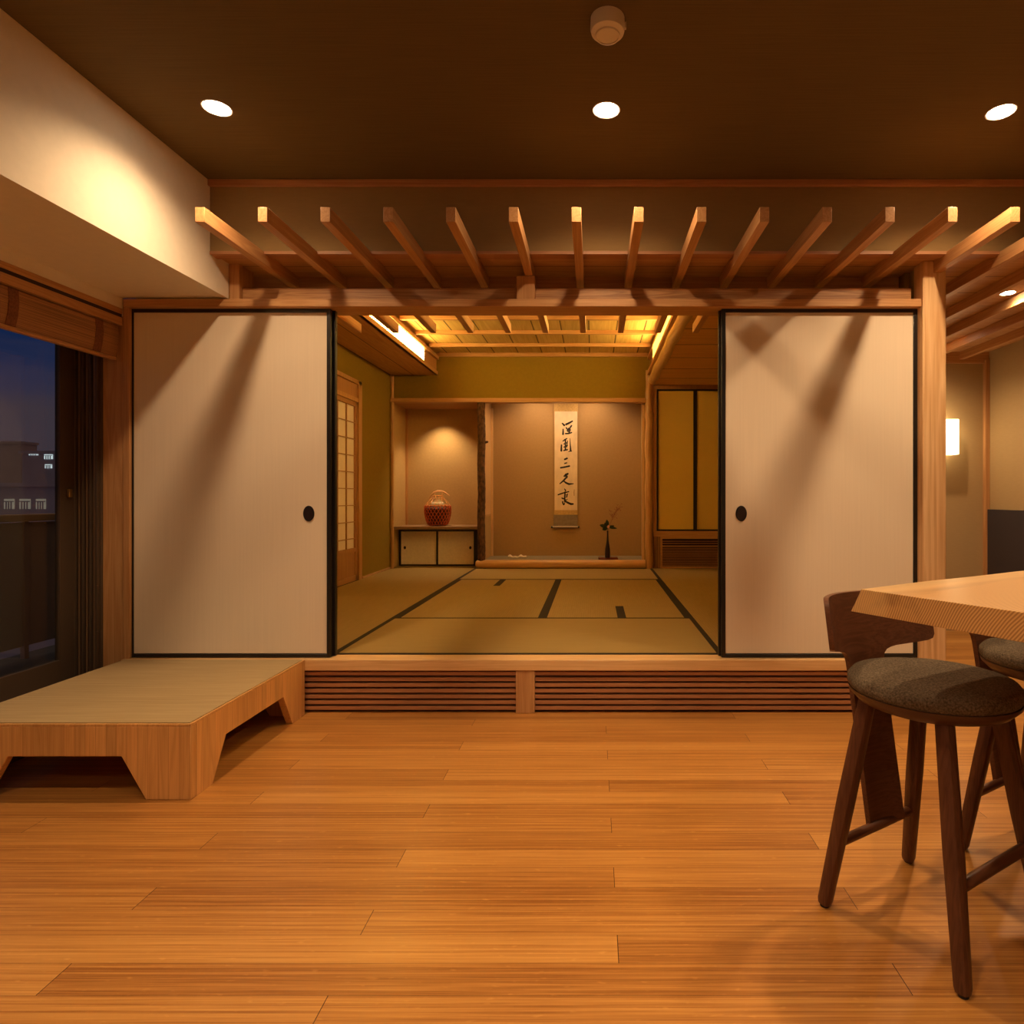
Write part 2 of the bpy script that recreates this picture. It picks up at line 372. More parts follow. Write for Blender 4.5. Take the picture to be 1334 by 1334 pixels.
def glass_mat():
    m = bpy.data.materials.new('window_glass'); m.use_nodes = True; n = m.node_tree; n.nodes.clear(); L = n.links.new
    o = n.nodes.new('ShaderNodeOutputMaterial'); mix = n.nodes.new('ShaderNodeMixShader'); fr = n.nodes.new('ShaderNodeMapRange'); lw = n.nodes.new('ShaderNodeLayerWeight'); lw.inputs[0].default_value = .5; pw = n.nodes.new('ShaderNodeMath'); pw.operation = 'POWER'; pw.inputs[1].default_value = 5; L(lw.outputs['Facing'], pw.inputs[0]); L(pw.outputs[0], fr.inputs[0]); fr.inputs['To Min'].default_value = .045; fr.inputs['To Max'].default_value = 1.0
    tr = n.nodes.new('ShaderNodeBsdfTransparent'); tr.inputs[0].default_value = (.85, .87, .85, 1)
    gl = n.nodes.new('ShaderNodeBsdfGlossy'); gl.inputs['Roughness'].default_value = .01
    L(fr.outputs[0], mix.inputs[0]); L(tr.outputs[0], mix.inputs[1]); L(gl.outputs[0], mix.inputs[2]); L(mix.outputs[0], o.inputs[0])
    return m
M['glass'] = glass_mat()

def slab_mat():
    m, n, b = newmat('live_edge_slab'); L = n.links.new
    t = n.nodes.new('ShaderNodeTexCoord'); mp = n.nodes.new('ShaderNodeMapping')
    mp.inputs['Location'].default_value = (0, .52, -.66); mp.inputs['Scale'].default_value = (.12, 1, 1)
    L(t.outputs['Object'], mp.inputs[0])
    wv = n.nodes.new('ShaderNodeTexWave'); wv.wave_type = 'RINGS'; wv.rings_direction = 'X'; wv.inputs['Scale'].default_value = 62
    wv.inputs['Distortion'].default_value = 9; wv.inputs['Detail'].default_value = 2; wv.inputs['Detail Scale'].default_value = .14
    L(mp.outputs[0], wv.inputs[0])
    mp2 = n.nodes.new('ShaderNodeMapping'); mp2.inputs['Scale'].default_value = (1.3, 9, 9); L(t.outputs['Object'], mp2.inputs[0])
    nz = n.nodes.new('ShaderNodeTexNoise'); nz.inputs['Scale'].default_value = 1; nz.inputs['Detail'].default_value = 6; L(mp2.outputs[0], nz.inputs[0])
    r = n.nodes.new('ShaderNodeValToRGB'); r.color_ramp.elements[0].color = (.76, .48, .19, 1); r.color_ramp.elements[1].color = (.42, .20, .065, 1)
    L(wv.outputs['Fac'], r.inputs[0])
    r2 = n.nodes.new('ShaderNodeValToRGB'); r2.color_ramp.elements[0].position = .30; r2.color_ramp.elements[0].color = (.35, .28, .24, 1)
    r2.color_ramp.elements[1].position = .46; r2.color_ramp.elements[1].color = (1, 1, 1, 1)
    L(nz.outputs[0], r2.inputs[0])
    mu = n.nodes.new('ShaderNodeMix'); mu.data_type = 'RGBA'; mu.blend_type = 'MULTIPLY'; mu.inputs[0].default_value = .7
    L(r.outputs[0], mu.inputs[6]); L(r2.outputs[0], mu.inputs[7])
    # pale sapwood band along the far edge
    sp = n.nodes.new('ShaderNodeSeparateXYZ'); L(t.outputs['Object'], sp.inputs[0])
    sw = n.nodes.new('ShaderNodeMapRange'); sw.inputs['From Min'].default_value = -.075; sw.inputs['From Max'].default_value = -.055; L(sp.outputs[1], sw.inputs[0])
    ad = n.nodes.new('ShaderNodeMix'); ad.data_type = 'RGBA'; L(sw.outputs[0], ad.inputs[0]); L(mu.outputs[2], ad.inputs[6])
    m3 = n.nodes.new('ShaderNodeMix'); m3.data_type = 'RGBA'; m3.inputs[0].default_value = .42; L(mu.outputs[2], m3.inputs[6]); m3.inputs[7].default_value = (.78, .54, .24, 1)
    L(m3.outputs[2], ad.inputs[7]); L(ad.outputs[2], b.inputs['Base Color']); b.inputs['Roughness'].default_value = .33
    return m
M['slab'] = slab_mat()

# ================================================================== STRUCTURE
CZ = 2.5085
XW = -2.286
struct('floor', box(-2.6, 3.2, -2.6, 5.1, -.1, 0), M['floor'], origin=(0, 0, 0))
struct('ceiling', box(-2.4, 3.2, -2.6, 2.96, CZ, CZ + .1), M['ceiling'])
struct('wall_back_upper', box(-1.774, 3.09, 2.92, 2.98, 2.182, CZ), M['wall_upper'])
struct('trim_1', box(-1.774, 3.09, 2.90, 2.92, CZ - .028, CZ), M['slat'], bevel=.002)          # cornice
struct('trim_2', box(-1.774, 3.09, 2.917, 2.98, 2.170, 2.184), M['slat'])                       # lower edge of the drop wall, darker wood standing for missing direct light
struct('wall_left_soffit', box(-2.42, -1.774, -2.6, 3.07, 2.012, CZ), M['plaster'])
struct('wall_left_upper', box(-2.42, XW, -2.6, 3.2, 1.925, 2.012), M['plaster'])
struct('wall_front', box(-2.6, 3.2, -2.7, -2.6, 0, CZ + .1), M['plaster'])
struct('wall_right', box(3.09, 3.2, -2.6, 5.1, 0, CZ + .1), M['wall_tan'])
struct('wall_hall', box(1.696, 3.09, 4.95, 5.05, 0, 2.14), M['wall_tan'])
struct('trim_3', box(3.055, 3.09, 4.915, 4.95, 0, 2.12), M['wood_z'], bevel=.003)                 # hall corner post
struct('trim_4', box(1.696, 3.09, 4.93, 4.95, 2.095, 2.182), M['wood_x'])                          # hall ceiling trim
struct('ceiling_hall', box(1.60, 3.09, 2.96, 5.05, 2.182, 2.22), M['board_x'])
struct('ceiling_eave', box(-1.774, 1.60, 2.96, 3.26, 2.182, 2.22), M['board_x'])
struct('wall_hall_side', box(1.603, 1.69, 3.12, 5.05, 0, 2.182), M['wall_tan'])
struct('wall_above_head', box(-2.4, 1.70, 3.26, 3.36, 2.122, 2.75), M['board_x'])
# left wall window zone
struct('trim_5', box(-2.40, XW + .003, -1.6, 3.06, 1.932, 1.960), M['wood_y'], bevel=.002)         # window head trim
struct('trim_6', box(-2.40, XW + .002, -1.6, 3.06, 1.878, 1.916), M['wood_y'])
struct('groove_shade_strip', box(-2.39, XW + .001, -1.6, 3.058, 1.915, 1.933), M['darkvoid'])  # flush black strip, painted shade of the groove under the head trim
struct('wall_left_far', box(-2.52, XW, -2.6, -1.6, 0, 1.93), M['plaster'])
struct('trim_8', box(-2.385, XW, 3.07, 3.16, 0, 1.93), M['wood_z'])                               # window jamb
struct('trim_9', box(XW, -2.255, 3.065, 3.2, 0, 2.006), M['wood_z'], bevel=.002)                  # post beside the first sliding door
struct('trim_10', box(-2.52, XW, -1.6, 3.06, 0, .12), M['alu'])                                    # window threshold

# tatami room shell
TZ = .261
XL, XC, XR = -1.286, -.332, .6225
D0, D1, D2, D3 = 3.155, 4.11, 6.02, 6.975
RL, RR = -2.24, 1.578
struct('floor_tatami_room', box(RL - .1, RR + .02, 3.16, 7.6, .12, TZ - .03), M['darkvoid'])
struct('floor_alcove_shelf', box(RL, -1.26, 6.985, 7.56, TZ - .03, TZ - .001), M['tatami_x'])
struct('floor_tokonoma', box(-1.213, .566, 7.02, 7.5, .30, .352), M['stone_mat'])
struct('ceiling_tatami_room', box(-1.76, .64, 3.36, 7.02, 2.64, 2.67), M['board_y'])
struct('ceiling_low_left', box(RL, -1.722, 3.30, D3, 2.395, 2.42), M['board_soffit'])
struct('ceiling_low_right', box(.645, RR + .02, 3.30, 7.0, 2.29, 2.32), M['board_low'])
struct('wall_alcove_header', box(RL, .66, D3, 7.04, 2.13, 2.67), M['wall_olive'])
struct('wall_left_inner_front', box(RL - .08, RL, 3.2, 4.20, TZ - .1, 2.42), M['wall_olive'])
struct('wall_left_inner_rear', box(RL - .08, RL, 6.077, 7.0, TZ - .1, 2.42), M['wall_olive'])
struct('wall_left_shelf_alcove', box(RL - .08, RL, 7.0, 7.6, TZ - .1, 2.42), M['wall_waki'])
struct('wall_left_inner_upper', box(RL - .08, RL, 4.20, 6.077, 2.154, 2.42), M['wall_olive'])
struct('wall_right_inner', box(RR, RR + .025, 3.2, 7.1, TZ - .1, 2.32), M['wall_olive'])
struct('wall_closet', box(.66, RR + .02, 7.04, 7.1, TZ, 2.32), M['wood_x'])
struct('wall_shelf_alcove', box(RL, -1.26, 7.546, 7.6, TZ, 2.40), M['wall_waki'])
struct('ceiling_shelf_alcove', box(RL, -1.26, 7.04, 7.55, 2.098, 2.12), M['shoji_wood'])
struct('wall_tokonoma', box(-1.26, .62, 7.5, 7.6, .30, 2.45), M['wall_toko'])
struct('wall_tokonoma_right', box(.566, .66, 7.02, 7.5, TZ, 2.45), M['wall_toko'])
struct('ceiling_tokonoma', box(-1.26, .62, 7.04, 7.5, 2.38, 2.42), M['wall_toko'])
struct('wall_alcove_partition', box(-1.262, -1.213, 7.03, 7.5, TZ, .83), M['wall_waki'])
struct('wall_alcove_partition_upper', box(-1.262, -1.213, 7.03, 7.5, .85, 2.45), M['sill_z'])
struct('trim_11', box(-1.265, -1.21, 7.03, 7.5, .83, .85), M['wood_y'])
struct('trim_12', box(-1.213, -1.19, 7.465, 7.5, .352, 2.1), M['sill_z'])
struct('trim_13', box(.541, .566, 7.03, 7.06, .352, 2.3), M['sill_z'])
struct('trim_14', box(RL, .58, 6.94, 7.045, 2.094, 2.138), M['wood_x'], bevel=.002)               # alcove lintel
struct('trim_15', box(RL, -2.215, 7.52, 7.546, TZ, 2.10), M['wood_z'])
struct('trim_16', box(-1.76, .62, 6.955, D3, 2.598, 2.64), M['wood_x'])                            # cornice
struct('trim_17', box(RL, RL + .012, 6.1, 6.95, TZ, TZ + .018), M['wood_y'])
struct('trim_18', box(.66, RR, 6.98, 7.04, 2.245, 2.29), M['shoji_wood'])
struct('trim_19', box(.66, RR, 6.99, 7.04, .61, .672), M['wood_x'])
struct('trim_20', box(.66, .70, 6.995, 7.04, .672, 2.245), M['wood_z'])
# coves
struct('wall_cove_left', box(-1.76, -1.735, 3.36, 6.975, 2.40, 2.64), M['shoji_wood'])
struct('trim_21', box(-1.745, -1.715, 3.36, 6.97, 2.395, 2.435), M['wood_y'])
struct('trim_22', box(-1.735, -1.705, 3.36, 6.97, 2.565, 2.60), M['wood_y'])
struct('wall_cove_right', box(.625, .645, 3.36, 6.975, 2.30, 2.64), M['shoji_wood'])
struct('trim_23', box(.590, .625, 3.36, 6.97, 2.39, 2.425), M['wood_y'])
struct('trim_24', box(.595, .625, 3.36, 6.97, 2.565, 2.60), M['wood_y'])

def cove(x, side, lab):
    t = thing('cove_light', lab, 'cove light', (x, 4.9, 2.435))
    box(x - .004, x + .004, 3.45, 6.42, 2.436, 2.566).build('glowing_paper', M['cove'], t)
    b = MB()
    for k in range(74):
        y = 3.47 + k * .04
        b.box(x + side * .004, x + side * .009, y, y + .008, 2.436, 2.566)
    tag(b.build('thin_slats', M['wood_z'], t), kind='stuff')
cove(-1.725, 1, 'long glowing paper cove light high on the left of the tatami room ceiling')
cove(.612, -1, 'long glowing paper cove light above the round log on the right')

# ================================================================== sill, grilles, head
tag(box(XW + .002, 1.583, 3.047, 3.150, .207, TZ).build('raised_sill', M['sill'], bevel=.004),
    'long pale wooden sill beam at the edge of the raised tatami floor', 'sill beam')
gp = box(-.376, -.284, 3.052, 3.13, 0, .207).build('short_post', M['wood_z'], bevel=.003)
tag(gp, 'short wooden post standing between the two louvred grilles under the sill', 'post')
def grille(x0, x1, label):
    t = thing('louvred_grille', label, 'vent grille', ((x0 + x1) / 2, 3.09, 0), group='louvred grilles under the sill')
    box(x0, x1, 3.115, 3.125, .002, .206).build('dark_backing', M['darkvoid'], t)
    for k in range(7):
        z = .0125 + k * .0279
        MB().prism([(3.062, z + .002), (3.108, z + .006), (3.108, z + .021), (3.062, z + .018)], x0, x1, 'x').build('slat', M['slat'], t)
grille(-2.28, -.377, 'louvred wooden vent grille under the sill, on the left of the short post')
grille(-.283, 1.582, 'louvred wooden vent grille under the sill, running from the short post to the right')

tag(box(-2.27, 1.603, 3.045, 3.20, 1.966, 2.004).build('door_head_rail', M['wood_x'], bevel=.003),
    'long wooden head rail directly above the sliding doors', 'rail')
tag(box(-1.722, 1.560, 3.095, 3.19, 1.985, 2.073).build('lintel_beam', wood('figured_beam', (.56, .31, .13, 1), (.28, .12, .045, 1), 'x', .45, ring=20), bevel=.004),
    'long figured wooden beam behind the head rail carrying the rafters', 'beam')
tag(box(1.583, 1.696, 3.03, 3.12, 0, 2.182).build('pillar', M['post'], bevel=.006),
    'tall square wooden pillar on the right of the sliding doors', 'pillar')
tag(box(-1.772, -1.722, 3.07, 3.20, 2.004, 2.182).build('stub_post', M['wood_z'], bevel=.002),
    'short stub post on the head rail against the cream soffit', 'post')
tag(box(-.374, -.284, 3.065, 3.20, 2.004, 2.1225).build('stub_post', M['wood_z'], bevel=.002),
    'short stub post in the middle of the head rail under the sixth rafter', 'post')

# rafters
ORD = ['first', 'second', 'third', 'fourth', 'fifth', 'sixth', 'seventh', 'eighth', 'ninth', 'tenth', 'eleventh', 'twelfth', 'thirteenth', 'fourteenth']
S = .2455
raf = box(-.0188, .0188, 2.469, 4.14, 2.123, 2.1815).build('rafter', M['wood_y'], bevel=.0015, origin=(0, 2.469, 2.123))
xr0 = (260.3 - VX) / F * 2.469
for k in range(14):
    o = raf if k == 0 else raf.copy()
    if k: C.objects.link(o)
    o.location.x = xr0 + k * S
    extra = {0: ', nearest the cream soffit', 13: ', running onto the tall pillar'}.get(k, '')
    tag(o, f'{ORD[k]} projecting wooden rafter counted from the left{extra}', 'rafter', 'rafters projecting over the sliding doors')
mesh2 = box(-.0188, .0188, 2.469, 4.94, 2.123, 2.1815)
raf2 = mesh2.build('rafter', M['wood_y'], bevel=.0015, origin=(0, 2.469, 2.123))
for j in range(6):
    k = 14 + j
    o = raf2 if j == 0 else raf2.copy()
    if j: C.objects.link(o)
    o.location.x = xr0 + k * S
    tag(o, f'long rafter over the right hand hall, {ORD[j]} one to the right of the tall pillar', 'rafter', 'long rafters over the hall')

# ================================================================== fusuma doors
def fusuma(n, x0, x1, y, pull, plabel):
    t = bpy.data.objects.new(f'door_{n}', None); C.objects.link(t); t.location = ((x0+x1)/2, y, TZ); t['kind'] = 'structure'; t.empty_display_size = .05
    z0, z1 = TZ + .002, 1.968; w = .019
    box(x0 + w, x1 - w, y + .006, y + .016, z0 + w, z1 - w).build('paper_panel', M['paper'], t)
    b = MB().box(x0, x0 + w, y, y + .024, z0, z1).box(x1 - w, x1, y, y + .024, z0, z1)
    b.box(x0 + w, x1 - w, y, y + .024, z0, z0 + .016).box(x0 + w, x1 - w, y, y + .024, z1 - w, z1)
    b.build('lacquered_frame', M['black'], t, bevel=.0015)
    if pull is not None:
        zc = E - 21 * y / F
        pts = [(pull + .027 * math.cos(a), zc + .038 * math.sin(a)) for a in [2*math.pi*i/28 for i in range(28)]]
        p = MB().prism(pts, y + .002, y + .010).build('finger_pull', M['black'], t)
        pts = [(pull + .020 * math.cos(a), zc + .031 * math.sin(a)) for a in [2*math.pi*i/28 for i in range(28)]]
        MB().prism(pts, y - .0005, y + .002).build('pull_recess', M['bronze'], p)
fusuma(1, -2.267, -1.284, 3.082, (401.5 - VX) / F * 3.08, '')
fusuma(2, -2.250, -1.272, 3.112, None, '')
fusuma(3, .627, 1.583, 3.082, (966 - VX) / F * 3.08, '')
fusuma(4, .618, 1.575, 3.112, None, '')

# ================================================================== tatami mats
def mat_(name, label, rects, along, borders, group='tatami mats'):
    xs = [r[0] for r in rects] + [r[1] for r in rects]; ys = [r[2] for r in rects] + [r[3] for r in rects]
    t = thing(name, label, 'tatami mat', ((min(xs)+max(xs))/2, (min(ys)+max(ys))/2, TZ - .03), group=group)
    b = MB()
    for r in rects: b.box(r[0]+.0008, r[1]-.0008, r[2]+.0008, r[3]-.0008, TZ - .03, TZ)
    b.build('woven_surface', M['tatami_' + along], t)
    for r in borders:
        box(*r, TZ - .002, TZ + .0015).build('cloth_border', M['border'], t)
bw = .029
mat_('tatami_mat', 'middle front tatami mat lying crosswise right behind the sill', [(XL, XR, D0, D1)], 'x', [(XL, XR, D0, D0 + .022), (XL, XR, D1 - .02, D1)])
mat_('tatami_mat', 'rear tatami mat lying crosswise in front of the tokonoma log sill', [(XL, XR, D2, D3)], 'x', [(XL, XR, D2, D2 + bw), (XL, XR, D3 - .02, D3)])
hx, hy = .186, 4.545
mat_('tatami_mat', 'middle right tatami mat with a square cut out at its near right corner', [(XC, XR, hy, D2), (XC, hx, D1, hy)], 'y', [(XC, XC + bw, D1, D2), (XR - bw, XR, hy, D2)])
mat_('small_hearth_mat', 'small square mat at the near right of the middle mats', [(hx, XR, D1, hy)], 'x', [(hx - .028, hx + .028, D1, hy), (XR - bw, XR, D1, hy)], group=None)
gx_, gy_ = -.86, 5.60
mat_('tatami_mat', 'middle left tatami mat with a square cut out at its far left corner', [(XL, XC, D1, gy_), (gx_, XC, gy_, D2)], 'y', [(XL, XL + bw, D1, gy_), (XC - bw, XC, D1, D2)])
mat_('small_hearth_mat', 'small square mat at the far left of the middle mats', [(XL, gx_, gy_, D2)], 'x', [(gx_ - .028, gx_ + .028, gy_, D2), (XL, XL + bw, gy_, D2)], group=None)
DM = 5.065
mat_('tatami_mat', 'near left tatami mat lying lengthwise along the wall with the shoji', [(RL, XL, D0, DM)], 'y', [(RL, RL + bw, D0, DM), (XL - bw, XL, D0, DM)])
mat_('tatami_mat', 'far left tatami mat lying lengthwise in front of the low cabinet', [(RL, XL, DM, 6.985)], 'y', [(RL, RL + .012, DM, 6.985), (XL - bw, XL, DM, 6.985)])
mat_('tatami_mat', 'near right tatami mat lying lengthwise behind the right sliding door', [(XR, RR, D0, DM)], 'y', [(XR, XR + bw, D0, DM), (RR - bw, RR, D0, DM)])
mat_('tatami_mat', 'far right tatami mat lying lengthwise in front of the ochre closet doors', [(XR, RR, DM, 6.985)], 'y', [(XR, XR + bw, DM, 6.985), (RR - bw, RR, DM, 6.985)])

# ceiling battens
for k, y in enumerate((4.53, 5.03, 5.53, 6.02, 6.52)):
    o = box(-1.70, .595, y, y + .032, 2.604, 2.64).build('ceiling_batten', M['wood_x'], bevel=.002)
    tag(o, f'thin crosswise ceiling batten in the tatami room, {ORD[4-k]} one counted from the alcove wall', 'batten', 'ceiling battens in the tatami room')

# log pole along the low ceiling, posts
b = MB(); pts = []; rr = []
for i in range(25):
    y = 3.37 + i * (6.93 - 3.37) / 24
    pts.append((.655 + .004 * math.sin(i * .9), y, 2.338 + .003 * math.sin(i * 1.7))); rr.append(.054 + .002 * math.sin(i * 1.3))
b.tube(pts, rr, 24)
tag(b.build('log_pole', M['log'], smooth=True), 'round polished log running along the edge of the low right ceiling', 'log')
b = MB(); pts = []; rr = []
for i in range(36):
    z = TZ + i * (2.45 - TZ) / 35
    pts.append((.617 + .004 * math.sin(i * .8), 6.985, z)); rr.append(.043 + .003 * math.sin(i * 1.9) + (.006 if i in (22, 27, 12) else 0))
b.tube(pts, rr, 20)
tag(b.build('log_post', M['log_z'], smooth=True), 'round polished log post at the right end of the tokonoma', 'post')
b = MB(); pts = []; rr = []
for i in range(60):
    z = .34 + i * (2.10 - .34) / 59
    pts.append((-1.240 + .003 * math.sin(i * .31), 6.99, z)); rr.append(.041 + .004 * random.random())
b.tube(pts, rr, 20)
t = thing('bark_post', 'rough dark bark covered post between the shelf alcove and the tokonoma', 'post', (-1.24, 6.99, .34))
b.build('trunk', M['bark'], t, smooth=True)
MB().tube([(-1.205, 6.99, 1.655), (-1.165, 6.98, 1.66)], [.018, .010], 10).build('branch_stub', M['bark'], t)
b = MB(); b.tube([(-2.222 + .002 * math.sin(i), 6.965, TZ + i * .1335) for i in range(17)], [.019 + .0015 * math.sin(i * 2.1) for i in range(17)], 14)
tag(b.build('corner_post', M['log_z'], smooth=True), 'slim peeled log post at the left corner of the shelf alcove', 'post')
# tokonoma log sill
b = MB()
prof = [(6.935 + .045 * (1 - math.cos(a)), .261 + .0455 + .0455 * math.sin(a)) for a in [(-math.pi/2) + math.pi * i / 14 for i in range(15)]]
prof = [(6.93 + .04 - .04 * math.cos(a), .3065 + .0455 * math.sin(a)) for a in [-math.pi/2 + math.pi * i / 14 for i in range(15)]]
prof += [(7.03, .352), (7.03, .261)]
rows = []
for x, k in [(-1.300, .55), (-1.297, .72), (-1.290, .86), (-1.278, .95), (-1.260, 1.0), (-.6, 1.0), (.0, 1.0), (.575, 1.0)]:
    rows.append([b.bm.verts.new((x, 6.985 + (y - 6.985) * k, .3065 + (z - .3065) * k)) for y, z in prof])
for a, c in zip(rows, rows[1:]):
    for k in range(len(prof)): b.bm.faces.new((a[k], a[(k+1) % len(prof)], c[(k+1) % len(prof)], c[k]))
b.bm.faces.new(rows[0]); b.bm.faces.new(rows[-1][::-1])
tag(b.build('tokonoma_sill', M['log_x'], smooth=True), 'thick rounded log sill along the front of the tokonoma floor', 'sill beam')

# shoji on left wall
def shoji(n, y0, y1, x):
    t = bpy.data.objects.new(f'door_{n}', None); C.objects.link(t); t.location = (x, (y0+y1)/2, TZ); t['kind'] = 'structure'; t.empty_display_size = .05
    b = MB(); z0, z1 = TZ, 1.945
    b.box(x, x+.028, y0, y0+.042, z0, z1).box(x, x+.028, y1-.042, y1, z0, z1)
    b.box(x, x+.028, y0, y1, z1-.042, z1).box(x, x+.028, y0, y1, z0, z0+.05).box(x, x+.028, y0, y1, .535, .570)
    b.build('frame', M['shoji_wood'], t, bevel=.002)
    box(x+.008, x+.018, y0+.04, y1-.04, z0+.05, .535).build('lower_board', M['shoji_wood'], t)
    box(x+.004, x+.008, y0+.04, y1-.04, .57, z1-.04).build('paper', M['shoji_paper'], t)
    g = MB()
    n_ = round((y1 - y0 - .084) / .212)
    for i in range(1, n_):
        y = y0 + .042 + i * (y1-y0-.084)/n_
        g.box(x+.010, x+.022, y-.004, y+.004, .57, z1-.04)
    zz = 1.748
    while zz > .6:
        g.box(x+.012, x+.021, y0+.04, y1-.04, zz-.004, zz+.004); zz -= .1555
    g.build('lattice', M['shoji_wood'], t)
shoji(5, 5.12, 5.995, RL - .03)
shoji(6, 4.25, 5.14, RL - .065)
b = MB().box(RL-.03, RL+.014, 5.995, 6.077, TZ, 2.154).box(RL-.03, RL+.014, 4.2, 6.077, 2.115, 2.154).box(RL-.03, RL+.010, 4.2, 5.995, 1.945, 1.985)
struct('trim_25', b, M['wood_z'], bevel=.002)
struct('trim_26', box(RL-.02, RL-.005, 4.2, 5.995, 1.985, 2.115), M['shoji_wood'])
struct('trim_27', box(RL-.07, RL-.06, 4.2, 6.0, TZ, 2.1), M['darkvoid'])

# ================================================================== low cabinet in the shelf alcove
t = thing('low_cabinet', 'low built in cabinet with two pale sliding doors under the red basket', 'cabinet', (-1.76, 7.3, TZ))
box(-2.236, -1.285, 7.055, 7.54, .687, .719).build('top_board', wood('cabinet_top_wood', (.34, .21, .115, 1), (.26, .15, .075, 1), 'x', .4), t, bevel=.002)
box(-2.236, -1.285, 7.262, 7.54, TZ, .687).build('body', plain('dark_cabinet_body', (.10, .06, .03, 1), .5), t)
b = MB().box(-2.228, -2.208, 7.236, 7.262, TZ, .687).box(-1.372, -1.300, 7.236, 7.262, TZ, .687)
b.box(-2.208, -1.372, 7.236, 7.262, .655, .687).box(-2.208, -1.372, 7.236, 7.262, TZ, TZ+.016)
b.build('black_frame', M['black'], t)
for (a, c, px, yy) in ((-2.208, -1.795, -2.165, 7.248), (-1.785, -1.372, -1.412, 7.244)):
    d = box(a, c, yy, yy + .010, TZ + .016, .655).build('sliding_door', M['cab_paper'], t)
    box((c - .008) if a < -2 else a - .008, (c + .004) if a < -2 else a + .004, 7.238, 7.25, TZ+.016, .655).build('door_stile', M['black'], d)
    pts = [(px + .013 * math.cos(q), .468 + .018 * math.sin(q)) for q in [2*math.pi*i/20 for i in range(20)]]
    MB().prism(pts, yy - .004, yy).build('finger_pull', M['black'], d)

# basket
def basket(cx, cy, z0):
    t = thing('woven_basket', 'round reddish woven bamboo flower basket with a twig handle on the low cabinet', 'basket', (cx, cy, z0))
    prof = [(.075, 0), (.112, .018), (.132, .07), (.145, .13), (.150, .185), (.147, .225), (.125, .262), (.092, .295), (.062, .325), (.052, .35)]
    def R(z):
        for (r0, a), (r1, c) in zip(prof, prof[1:]):
            if a <= z <= c: return r0 + (r1 - r0) * (z - a) / (c - a)
        return prof[-1][0]
    b = MB(); N = 22
    for sgn in (1, -1):
        for k in range(N):
            pts = []
            for i in range(15):
                z = .004 + i * .235 / 14; a = 2*math.pi*k/N + sgn * z * 4.2
                r = R(z) + .002 * math.sin(i * math.pi + sgn)
                pts.append((cx + r*math.cos(a), cy + r*math.sin(a), z0 + z))
            b.tube(pts, .0050, 5)
    b.build('woven_body', M['basket'], t, smooth=True)
    b = MB(); N = 11
    for sgn in (1, -1):
        for k in range(N):
            pts = [(cx + R(z)*math.cos(2*math.pi*k/N + sgn*z*5), cy + R(z)*math.sin(2*math.pi*k/N + sgn*z*5), z0 + z) for z in [.235 + i*.115/7 for i in range(8)]]
            b.tube(pts, .0026, 5)
    for z in (.235, .345): b.tube([(cx + R(z)*math.cos(a), cy + R(z)*math.sin(a), z0+z) for a in [2*math.pi*i/32 for i in range(33)]], .005, 6)
    tag(b.build('open_shoulder', plain('spotlit_bamboo', (.72, .36, .12, 1), .35, noise=.2, ns=60), t, smooth=True))  # lighter tan puts the spotlight from above into the shoulder's colour
    MB().lathe([(.06, .002), (.105, .02), (.128, .08), (.138, .15), (.140, .2), (.10, .21), (0, .21)], (cx, cy, z0), 28).build('lining', M['inner'], t, smooth=True)
    v = MB().lathe([(.05, .205), (.068, .225), (.074, .250), (.066, .272), (.046, .288), (.034, .298), (.036, .310), (.050, .328), (.053, .345), (.046, .345), (.03, .315), (0, .31)], (cx, cy, z0), 28).build('inner_vessel', M['vessel'], t, smooth=True)
    tag(v, 'pale vessel inside the basket')
    h = MB().tube([(cx-.105, cy, z0+.300), (cx-.075, cy-.01, z0+.345), (cx-.04, cy-.01, z0+.385), (cx, cy, z0+.400), (cx+.05, cy, z0+.398), (cx+.095, cy-.01, z0+.375), (cx+.135, cy-.01, z0+.345)], [.005, .007, .009, .010, .009, .008, .006], 10)
    h.tube([(cx-.04, cy, z0+.34), (cx-.03, cy, z0+.39)], .005, 8).tube([(cx+.045, cy, z0+.34), (cx+.05, cy, z0+.39)], .005, 8)
    h.build('twig_handle', plain('pale_twig', (.62, .33, .13, 1), .5), t, smooth=True)
basket(-1.79, 7.26, .719)

# ================================================================== hanging scroll
SD = 7.482
def SX(px): return (px - VX) / F * SD
def SZ(py): return E + (VY - py) / F * SD
t = thing('hanging_scroll', 'tall hanging calligraphy scroll on the tokonoma wall', 'scroll', (SX(737.5), SD, SZ(688)))
def sheet(x0, x1, y0, y1, d0, d1): return box(SX(x0), SX(x1), SD + d0, SD + d1, SZ(y1), SZ(y0))
sheet(722.0, 752.8, 500, 536, -.001, .004).build('upper_silk', M['scroll_tan'], t)
pp = sheet(722.4, 752.2, 536, 664.5, -.002, .004).build('paper', M['scroll_paper'], t)
sheet(722.0, 752.4, 664.5, 670.5, -.0015, .004).build('lower_silk', M['scroll_tan'], t)
sheet(721.0, 752.6, 670.5, 686, -.001, .004).build('grey_silk', M['scroll_grey'], t)
rl = MB().tube([(SX(720), SD - .008, SZ(686.5)), (SX(752.8), SD - .008, SZ(686.5))], .011, 16).build('roller', plain('silk_roller', (.42, .32, .24, 1), .5), t, smooth=True)
for a, c in ((718, 720), (752.8, 755)): MB().tube([(SX(a), SD-.008, SZ(686.5)), (SX(c), SD-.008, SZ(686.5))], .012, 14).build('roller_knob', M['black'], rl)
